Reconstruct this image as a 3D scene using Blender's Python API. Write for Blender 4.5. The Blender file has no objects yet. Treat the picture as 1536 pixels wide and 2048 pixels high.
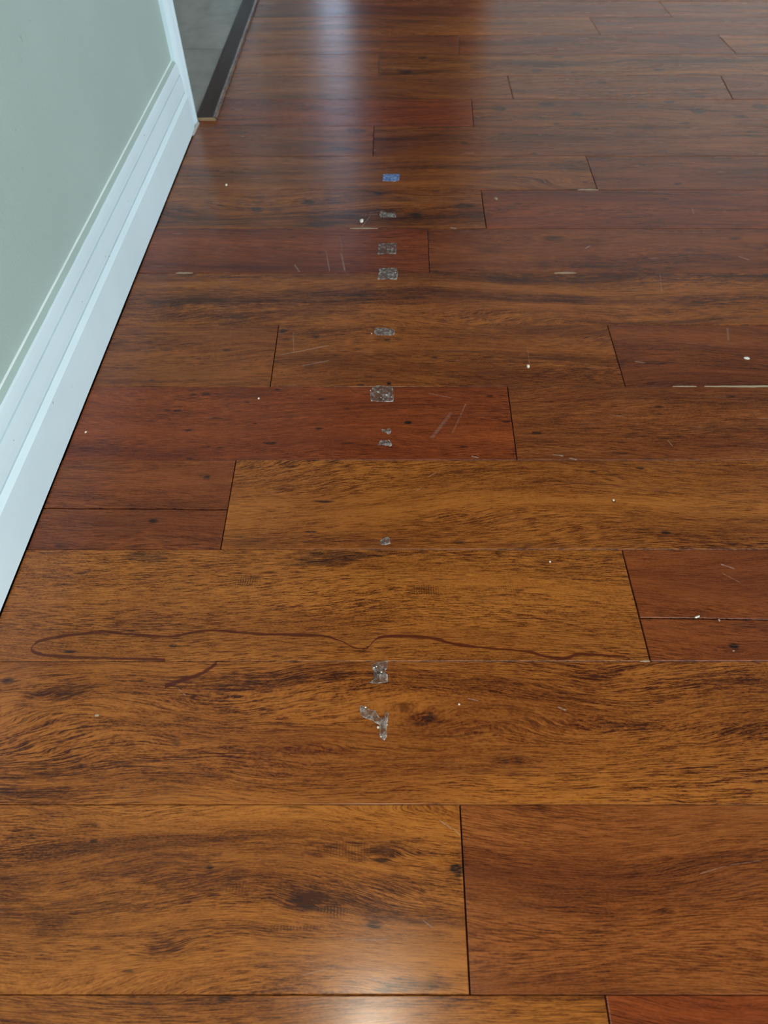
import bpy, bmesh, math, random
from mathutils import Vector

# ------------------------------------------------------------------ calibration (metres)
W = 0.125                                   # plank width
F_PX, Y_HOR = 1330.0, -710.0                # focal length and horizon row for a 1536 x 2048 frame
TH = math.atan((1024 - Y_HOR) / F_PX)       # camera pitch below the horizon
CT, ST = math.cos(TH), math.sin(TH)
HC = 16443.0 * CT * CT / F_PX * W           # camera height (0.572 m)
Y0 = 0.11969 * W                            # near edge of plank row 0
R = random.Random(7)

def at(px, py, z=0.0):
    """point of the horizontal plane z seen at a pixel of the photograph"""
    a, b = (px - 768) / F_PX, -(py - 1024) / F_PX
    d = (a, CT + b * ST, -ST + b * CT)
    t = (z - HC) / d[2]
    return Vector((d[0] * t, d[1] * t, z))

# ------------------------------------------------------------------ camera, sky, lights, exposure
sc = bpy.context.scene
cam = bpy.data.cameras.new('camera')
cam.sensor_fit = 'VERTICAL'
cam.sensor_height = 36.0
cam.lens = F_PX / 2048 * 36.0
cam.clip_start = 0.01
cam_o = bpy.data.objects.new('camera', cam)
sc.collection.objects.link(cam_o)
cam_o.location = (0, 0, HC)
cam_o.rotation_euler = (math.pi / 2 - TH, 0, 0)
sc.camera = cam_o
cam.dof.use_dof = True
cam.dof.focus_distance = 0.70
cam.dof.aperture_fstop = 8.5

world = bpy.data.worlds.new('overcast_sky')
sc.world = world
world.use_nodes = True
bg = world.node_tree.nodes['Background']
bg.inputs['Color'].default_value = (0.80, 0.92, 1.0, 1)
bg.inputs['Strength'].default_value = 3.5

def lamp(name, kind, loc, energy, color, rot=(0, 0, 0), size=None, portal=False):
    l = bpy.data.lights.new(name, kind)
    l.energy = energy
    l.color = color
    if kind == 'AREA':
        l.shape = 'RECTANGLE'
        l.size, l.size_y = size
        l.cycles.is_portal = portal
    elif size:
        l.shadow_soft_size = size
    o = bpy.data.objects.new(name, l)
    sc.collection.objects.link(o)
    o.location = loc
    o.rotation_euler = rot
    return o

PI = math.pi
# the phone's own flash, right beside the lens
lamp('phone_flash', 'POINT', (-0.014, -0.004, HC), 1.75, (1.0, 0.93, 0.76), size=0.004)
# portals in the openings that let the daylight in
RX, BY, FY, CH = 3.0, 4.0, -2.2, 2.5            # right wall, far wall, near wall, ceiling
lamp('portal_right', 'AREA', (RX + 0.06, 1.75, 0.95), 1, (1, 1, 1), (0, PI / 2, 0), (1.6, 2.6), True)
lamp('portal_near', 'AREA', (0.9, FY - 0.06, 1.2), 1, (1, 1, 1), (PI / 2, 0, 0), (2.6, 2.0), True)
lamp('portal_far', 'AREA', (-0.25, BY + 0.06, 1.05), 1, (1, 1, 1), (-PI / 2, 0, 0), (0.16, 2.0), True)
lamp('portal_tiles', 'AREA', (-2.86, 1.9, 1.3), 1, (1, 1, 1), (0, -PI / 2, 0), (1.5, 1.6), True)

sc.view_settings.view_transform = 'Standard'
sc.view_settings.look = 'None'
sc.view_settings.gamma = 1
sc.view_settings.use_curve_mapping = False
sc.view_settings.exposure = 1.0

# ------------------------------------------------------------------ mesh helpers
def new_obj(name, bm, mats, parent=None, loc=(0, 0, 0), smooth=False):
    me = bpy.data.meshes.new(name)
    bmesh.ops.recalc_face_normals(bm, faces=bm.faces[:])
    bm.to_mesh(me)
    bm.free()
    if smooth:
        for p in me.polygons:
            p.use_smooth = True
    for m in (mats if isinstance(mats, (list, tuple)) else [mats]):
        me.materials.append(m)
    o = bpy.data.objects.new(name, me)
    sc.collection.objects.link(o)
    o.location = loc
    if parent:
        o.parent = parent
    return o

def empty(name, loc=(0, 0, 0)):
    o = bpy.data.objects.new(name, None)
    o.empty_display_size = 0.02
    sc.collection.objects.link(o)
    o.location = loc
    return o

def tag(o, label=None, cat=None, group=None, kind=None):
    if label: o['label'] = label
    if cat: o['category'] = cat
    if group: o['group'] = group
    if kind: o['kind'] = kind
    return o

def add_box(bm, x0, x1, y0, y1, z0, z1):
    v = [bm.verts.new((x, y, z)) for x in (x0, x1) for y in (y0, y1) for z in (z0, z1)]
    for f in ((0, 1, 3, 2), (4, 6, 7, 5), (0, 4, 5, 1), (2, 3, 7, 6), (0, 2, 6, 4), (1, 5, 7, 3)):
        bm.faces.new([v[i] for i in f])

def boxes(name, lst, mat, parent=None):
    bm = bmesh.new()
    for b in lst:
        add_box(bm, *b)
    return new_obj(name, bm, mat, parent)

def inset(pts, d):
    """offset a counter-clockwise outline inwards"""
    n, out = len(pts), []
    for i in range(n):
        a, b, c = Vector(pts[i - 1]), Vector(pts[i]), Vector(pts[(i + 1) % n])
        e1, e2 = (b - a).normalized(), (c - b).normalized()
        n1, n2 = Vector((-e1.y, e1.x)), Vector((-e2.y, e2.x))
        m = n1 + n2
        k = max(0.35, m.dot(n1))
        out.append(tuple(b + m * (d / k)))
    return out

def add_slab(bm, pts, z0, z1, bev):
    """prism on a ccw outline with a small bevel round the top"""
    rings = [[(x, y, z0) for x, y in pts], [(x, y, z1 - bev * 0.6) for x, y in pts],
             [(x, y, z1 - bev * 0.12) for x, y in inset(pts, bev * 0.45)], [(x, y, z1) for x, y in inset(pts, bev)]]
    vs = [[bm.verts.new(p) for p in r] for r in rings]
    n = len(pts)
    for a, b in zip(vs[:-1], vs[1:]):
        for i in range(n):
            bm.faces.new((a[i], a[(i + 1) % n], b[(i + 1) % n], b[i]))
    bm.faces.new(vs[-1])
    bm.faces.new(vs[0][::-1])

# ------------------------------------------------------------------ node helpers
class G:
    def __init__(self, name):
        self.m = bpy.data.materials.new(name)
        self.m.use_nodes = True
        self.t = self.m.node_tree
        self.t.nodes.clear()
        self.out = self.t.nodes.new('ShaderNodeOutputMaterial')

    def n(self, kind, **kw):
        nd = self.t.nodes.new('ShaderNode' + kind)
        for k, v in kw.items():
            setattr(nd, k, v)
        return nd

    def put(self, sock, v):
        if isinstance(v, bpy.types.NodeSocket):
            self.t.links.new(v, sock)
        elif v is not None:
            if isinstance(v, (tuple, list)) and len(v) == 3 and sock.type == 'RGBA':
                v = (*v, 1)
            sock.default_value = v

    def math(self, op, a, b=None, c=None, clamp=False):
        nd = self.n('Math', operation=op, use_clamp=clamp)
        for i, v in enumerate((a, b, c)):
            if v is not None:
                self.put(nd.inputs[i], v)
        return nd.outputs[0]

    def vec(self, op, a, b=None):
        nd = self.n('VectorMath', operation=op)
        self.put(nd.inputs[0], a)
        if b is not None:
            self.put(nd.inputs[1], b)
        return nd.outputs['Value'] if op in ('LENGTH', 'DOT_PRODUCT') else nd.outputs[0]

    def xyz(self, x, y, z):
        nd = self.n('CombineXYZ')
        for i, v in enumerate((x, y, z)):
            self.put(nd.inputs[i], v)
        return nd.outputs[0]

    def noise(self, v, scale=1.0, detail=2.0, rough=0.5):
        nd = self.n('TexNoise')
        self.put(nd.inputs['Vector'], v)
        nd.inputs['Scale'].default_value = scale
        nd.inputs['Detail'].default_value = detail
        nd.inputs['Roughness'].default_value = rough
        return nd.outputs[0]

    def step(self, v, a, b, lo=0.0, hi=1.0):
        nd = self.n('MapRange', interpolation_type='SMOOTHSTEP')
        self.put(nd.inputs['Value'], v)
        nd.inputs['From Min'].default_value = a
        nd.inputs['From Max'].default_value = b
        nd.inputs['To Min'].default_value = lo
        nd.inputs['To Max'].default_value = hi
        return nd.outputs[0]

    def mix(self, f, a, b):
        nd = self.n('Mix', data_type='RGBA')
        self.put(nd.inputs[0], f)
        self.put(nd.inputs[6], a)
        self.put(nd.inputs[7], b)
        return nd.outputs[2]

    def fmix(self, f, a, b):
        nd = self.n('Mix', data_type='FLOAT')
        self.put(nd.inputs[0], f)
        self.put(nd.inputs[2], a)
        self.put(nd.inputs[3], b)
        return nd.outputs[0]

    def ramp(self, f, stops):
        nd = self.n('ValToRGB')
        e = nd.color_ramp.elements
        while len(e) < len(stops):
            e.new(0.5)
        for i, (p, c) in enumerate(stops):
            e[i].position = p
            e[i].color = (*c, 1)
        self.put(nd.inputs[0], f)
        return nd.outputs[0]

    def bump(self, h, strength, dist, normal=None):
        nd = self.n('Bump')
        nd.inputs['Strength'].default_value = strength
        nd.inputs['Distance'].default_value = dist
        self.put(nd.inputs['Height'], h)
        if normal is not None:
            self.put(nd.inputs['Normal'], normal)
        return nd.outputs[0]

    def bsdf(self, color, rough, normal=None, **kw):
        nd = self.n('BsdfPrincipled')
        self.put(nd.inputs['Base Color'], color)
        self.put(nd.inputs['Roughness'], rough)
        if normal is not None:
            self.put(nd.inputs['Normal'], normal)
        for k, v in kw.items():
            self.put(nd.inputs[k], v)
        return nd

    def end(self, shader):
        self.t.links.new(shader, self.out.inputs['Surface'])
        return self.m

def lin(r, g, b):
    f = lambda c: c / 12.92 if c <= 0.04045 else ((c + 0.055) / 1.055) ** 2.4
    return tuple(f(x / 255) for x in (r, g, b))

def wood(name, dark, light, seed, fig=1.0, bands=0.55, mid=0.45, fine=0.6, red=0.25, bandk=26,
         pins=(), knots=(), stains=(), ribs=(), veins=(), scuffs=(), shared=False, rough=0.245, bias=0.0, spec=0.36):
    """oiled hardwood.  pins, knots, vein and scuffs are in the plank's own metres."""
    g = G(name)
    P = g.n('TexCoord').outputs['Object']
    sep = g.n('SeparateXYZ')
    g.put(sep.inputs[0], P)
    u, v = sep.outputs[0], sep.outputs[1]
    z = float(seed)
    P0 = P
    if shared:
        rnd = g.n('ObjectInfo').outputs['Random']
        z = g.math('MULTIPLY_ADD', rnd, 90.0, float(seed))
    def N(su, sv, vv=None, dz=0.0, detail=2.0, rough=0.5):
        zz = g.math('ADD', z, dz) if shared else z + dz
        return g.noise(g.xyz(g.math('MULTIPLY', u, su), g.math('MULTIPLY', v if vv is None else vv, sv), zz), 1.0, detail, rough)
    # grain field: across-plank coordinate, warped so that its level lines loop and waver
    w1 = g.math('SUBTRACT', N(2.4, 8.0, detail=1.0), 0.5)
    w2 = g.math('SUBTRACT', N(9.0, 42.0, dz=7.3, detail=2.0), 0.5)
    Fd = g.math('MULTIPLY_ADD', w1, 0.085 * fig, v)
    Fd = g.math('MULTIPLY_ADD', w2, 0.0055 * max(fig, 0.5), Fd)
    rag = g.math('SUBTRACT', N(55.0, 260.0, dz=37.0), 0.5)
    kmask, F0 = None, Fd
    for cx, cy, a, b, s in knots:
        q = g.vec('MULTIPLY', g.vec('SUBTRACT', P0, (cx, cy, 0)), (1 / a, 1 / b, 0))
        d = g.vec('LENGTH', q)
        d = g.math('MULTIPLY_ADD', w2, 0.8, d)
        wgt = g.step(d, 1.9, 0.3, 0.0, 0.52)
        Fd = g.fmix(wgt, Fd, g.math('MULTIPLY_ADD', d, b * 1.15, cy))
        d = g.math('MULTIPLY_ADD', rag, 1.5, d)
        mk = g.math('MULTIPLY', g.step(d, 1.15, 0.25), s)
        kmask = mk if kmask is None else g.math('MAXIMUM', kmask, mk)
    zb = g.math('ADD', z, 3.1) if shared else z + 3.1
    band = g.noise(g.xyz(g.math('MULTIPLY', u, 1.1), g.math('MULTIPLY', Fd, bandk), zb), 1.0, 2.0, 0.55)
    midn = N(10.0, 230.0, Fd, 11.0, 3.0, 0.6)
    Ff = Fd if not knots else g.fmix(0.38, F0, Fd)
    fib = N(64.0, 1750.0, Ff, 17.0, 3.0, 0.62)
    frz = N(330.0, 1500.0, F0, 47.0, 2.0, 0.6)
    t = g.math('MULTIPLY_ADD', g.math('SUBTRACT', band, 0.5), bands * 2.1, 0.5 + bias)
    t = g.math('MULTIPLY_ADD', g.math('SUBTRACT', midn, 0.5), mid * 1.5, t)
    # the short dark dashes are stronger where the figure is dark
    fibs = g.math('SUBTRACT', g.step(fib, 0.33, 0.64), 0.45)
    calm = g.step(N(5.0, 30.0, Fd, 19.0), 0.30, 0.62, 0.45, 1.15)
    t = g.math('MULTIPLY_ADD', g.math('MULTIPLY', fibs, calm), fine * 1.15, t)
    t = g.math('MULTIPLY_ADD', g.math('SUBTRACT', g.step(frz, 0.34, 0.66), 0.5), fine * 0.42, t)
    if kmask is not None:
        t = g.math('SUBTRACT', t, g.math('MULTIPLY', kmask, 0.42))
    mot = N(5.5, 34.0, F0, 57.0, 3.0, 0.6)
    t = g.math('MULTIPLY_ADD', g.math('SUBTRACT', mot, 0.5), 0.75 * min(1.2, fig), t)
    for cx, cy, a, b, s in stains:                            # darker heart-wood figure
        q = g.vec('MULTIPLY', g.vec('SUBTRACT', P0, (cx, cy, 0)), (1 / a, 1 / b, 0))
        d = g.math('MULTIPLY_ADD', rag, 2.2, g.vec('LENGTH', q))
        d = g.math('MULTIPLY_ADD', w2, 1.6, d)
        t = g.math('MULTIPLY_ADD', g.step(d, 1.15, 0.35), -0.27 * s, t)
    md = tuple(0.5 * (a + b) * k for a, b, k in zip(dark, light, (1.04, 0.92, 0.86)))
    col = g.ramp(t, [(0.08, dark), (0.50, md), (1.0, light)])
    rd = g.step(N(3.0, 14.0, dz=23.0), 0.45, 0.72)
    col = g.mix(g.math('MULTIPLY', rd, red), col, (dark[0] * 1.75, dark[1] * 1.15, dark[2] * 1.2))
    por = g.step(N(30.0, 1200.0, Ff, 29.0, 1.0), 0.60, 0.72)
    col = g.mix(g.math('MULTIPLY', por, 0.55), col, tuple(c * 0.62 for c in dark))
    for cx, cy, a, b, s in ribs:                              # ripple figure: short bars across the grain
        q = g.vec('MULTIPLY', g.vec('SUBTRACT', P0, (cx, cy, 0)), (1 / a, 1 / b, 0))
        d = g.math('MULTIPLY_ADD', rag, 1.4, g.vec('LENGTH', q))
        bars = g.step(g.math('SINE', g.math('MULTIPLY_ADD', u, 2600.0, g.math('MULTIPLY', rag, 5.0))), -0.1, 0.9, 0.15, 1.0)
        mk = g.math('MULTIPLY', g.math('MULTIPLY', g.step(d, 1.1, 0.4), bars), s)
        col = g.mix(mk, col, tuple(c * 0.8 for c in dark))
    dk = None
    for p in pins:
        cx, cy, a, b, s = p
        q = g.vec('MULTIPLY', g.vec('SUBTRACT', P0, (cx, cy, 0)), (1 / a, 1 / b, 0))
        d = g.math('MULTIPLY_ADD', rag, 1.9, g.vec('LENGTH', q))
        mk = g.math('MULTIPLY', g.step(d, 1.35, 0.45), s)
        dk = mk if dk is None else g.math('MAXIMUM', dk, mk)
    if dk is not None:
        rg2 = g.step(N(120.0, 700.0, dz=41.0), 0.30, 0.55, 0.45, 1.0)
        col = g.mix(g.math('MULTIPLY', dk, rg2, clamp=True), col, (0.012, 0.008, 0.007))
    for iv, vein in enumerate(veins):
        u0, u1, v0, v1, pts, wd = vein
        fc = g.n('FloatCurve')
        cu = fc.mapping.curves[0]
        pts = sorted(((p - u0) / (u1 - u0), (q - v0) / (v1 - v0)) for p, q in pts)
        cu.points[0].location, cu.points[1].location = pts[0], pts[-1]
        for p in pts[1:-1]:
            cu.points.new(*p)
        fc.mapping.update()
        g.put(fc.inputs['Value'], g.math('MULTIPLY', g.math('SUBTRACT', u, u0), 1 / (u1 - u0)))
        vv = g.math('MULTIPLY_ADD', fc.outputs[0], v1 - v0, v0)
        dist = g.math('ABSOLUTE', g.math('MULTIPLY_ADD', rag, 0.0030, g.math('SUBTRACT', v, vv)))
        wv = g.math('MULTIPLY_ADD', N(14.0, 3.0, dz=51.0), wd * 2.6, wd * 0.0)
        mk = g.step(g.math('DIVIDE', dist, wv), 1.2, 0.5)
        mk = g.math('MULTIPLY', mk, g.math('LESS_THAN', g.math('ABSOLUTE', g.math('SUBTRACT', u, (u0 + u1) / 2)), (u1 - u0) / 2))
        col = g.mix(g.math('MULTIPLY', mk, g.math('MULTIPLY_ADD', fib, 0.4, 0.66)), col, lin(74, 24, 14))
    rgh = g.math('MULTIPLY_ADD', N(9.0, 60.0, dz=61.0), 0.12, rough - 0.05)
    for ax, ay, bx, by, wd, s in scuffs:                      # fine pale scratches in the oil
        L = math.hypot(bx - ax, by - ay)
        dx, dy = (bx - ax) / L, (by - ay) / L
        q = g.vec('SUBTRACT', P0, ((ax + bx) / 2, (ay + by) / 2, 0))
        al = g.math('ABSOLUTE', g.vec('DOT_PRODUCT', q, (dx, dy, 0)))
        ac = g.math('ABSOLUTE', g.vec('DOT_PRODUCT', q, (-dy, dx, 0)))
        mk = g.math('MULTIPLY', g.step(ac, wd, wd * 0.2), g.step(al, L / 2, L * 0.36))
        mk = g.math('MULTIPLY', mk, g.step(N(300.0, 300.0, dz=71.0), 0.32, 0.58, 0.25 * s, s))
        col = g.mix(mk, col, (0.34, 0.27, 0.22))
        rgh = g.fmix(mk, rgh, 0.55)
    wave = N(5.0, 26.0, dz=81.0, detail=1.0)
    nrm = g.bump(wave, 0.35, 0.0006)
    nrm = g.bump(fib, 0.22, 0.00012, nrm)
    b = g.bsdf(col, rgh, nrm, **{'Specular IOR Level': spec})
    return g.end(b.outputs[0])

def paint(name, color, rough=0.4, bump=0.0, scale=300.0, specks=None, spec=0.5):
    g = G(name)
    P = g.n('TexCoord').outputs['Object']
    nz = g.noise(P, scale, 3.0)
    var = g.noise(P, 6.0, 3.0)
    col = g.mix(g.step(var, 0.3, 0.7), tuple(c * 0.96 for c in color), tuple(min(1, c * 1.03) for c in color))
    if specks:
        sp = g.step(g.noise(P, 170.0, 1.0), specks, specks + 0.02)
        sp = g.math('MULTIPLY', sp, g.step(g.noise(P, 14.0, 1.0), 0.5, 0.6))
        col = g.mix(g.math('MULTIPLY', sp, 0.7), col, lin(120, 112, 96))
    nrm = g.bump(nz, bump, 0.001) if bump else None
    return g.end(g.bsdf(col, rough, nrm, **{'Specular IOR Level': spec}).outputs[0])

M_wall = paint('wall_paint', lin(166, 186, 179), 0.62, 0.45, 330.0, 0.80)
M_trim = paint('white_gloss_paint', lin(217, 237, 243), 0.38, 0.05, 60.0, 0.775)
M_plain = paint('white_ceiling_paint', lin(232, 232, 228), 0.8)
M_ceil = paint('dimmed_ceiling', lin(128, 104, 84), 0.8)  # brown tone darkens the unseen ceiling so the floor reflects less of it
M_caulk = paint('caulk', lin(228, 238, 236), 0.5)
M_dark = paint('underlay', (0.010, 0.007, 0.006), 0.95, spec=0.05)
M_grout = paint('grout', lin(70, 74, 72), 0.9)
M_crumb = paint('pale_crumb', lin(238, 230, 214), 0.7)
M_filler = paint('pale_filler', lin(172, 152, 122), 0.6)
M_chip = paint('raw_wood_chip', lin(150, 124, 88), 0.7)
M_dry = paint('dried_caulk', lin(172, 168, 160), 0.7)
M_door = paint('dark_door_stain', lin(46, 32, 27), 0.4)
M_frame = paint('orange_timber', lin(186, 108, 44), 0.45)
M_metal = paint('brushed_metal', lin(150, 150, 150), 0.3)

# ------------------------------------------------------------------ floor: planks
# wall line (face of the skirting) measured on the floor
A0, B0 = at(0, 1235), at(390, 262)
TD = (B0 - A0).normalized()
ND = Vector((TD.y, -TD.x, 0))
WR = math.atan2(-TD.x, TD.y)
def wl(s, d, z=0.0):
    """s along the left wall, d out of the skirting face into the room"""
    p = A0 + TD * s + ND * d
    return Vector((p.x, p.y, z))
def wall_x(y, d=0.0):
    return A0.x + (y - A0.y) * TD.x / TD.y + d

floor = empty('floor')
tag(floor, kind='structure')
floor_base = boxes('subfloor', [(-0.40, RX, FY, BY, -0.05, -0.012)], M_dark, floor)

# end joints seen in the photograph, (near pixel, far pixel) per row
JOINTS = {
    -1: [((1217, 2052), (1211, 1994))],
    0: [((940, 1990), (920, 1611))],
    2: [((1301, 1322), (1244, 1099))],
    3: [((441, 1099), (472, 920))],
    4: [((1034, 918), (1015, 773))],
    5: [((540, 773), (557, 652)), ((1251, 773), (1215, 651))],
    7: [((859, 545), (855, 458))],
    8: [((973, 458), (962, 380))],
    9: [((1195, 380), (1172, 313))],
    10: [((746, 313), (748, 251))],
    11: [((947, 251), (943, 199))],
    12: [((1027, 199), (1015, 152)), ((1466, 199), (1442, 152))],
    13: [((757, 152), (758, 109))],
    14: [((918, 109), (918, 70)), ((1474, 109), (1436, 70))],
    15: [((1203, 73), (1179, 35))],
    16: [((1348, 38), (1318, 2))],
    17: [((1389, 8), (1370, -28))],
}

D = {  # base tones: (dark, light)
    'gold': (lin(66, 31, 16), lin(178, 108, 43)),
    'amber': (lin(63, 28, 15), lin(174, 104, 42)),
    'orange': (lin(64, 29, 15), lin(171, 100, 41)),
    'red': (lin(68, 27, 16), lin(161, 81, 37)),
    'deep': (lin(58, 25, 16), lin(147, 78, 36)),
    'brown': (lin(61, 29, 16), lin(157, 90, 39)),
    'ruddy': (lin(65, 30, 17), lin(160, 92, 42)),
}
GENERIC = [wood('plank_wood_' + k, *D[k], seed=200 + 10 * i, shared=True, fig=1.2, bands=0.5, fine=0.4, red=0.35)
           for i, k in enumerate(('red', 'brown', 'orange', 'deep', 'ruddy'))]

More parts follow.
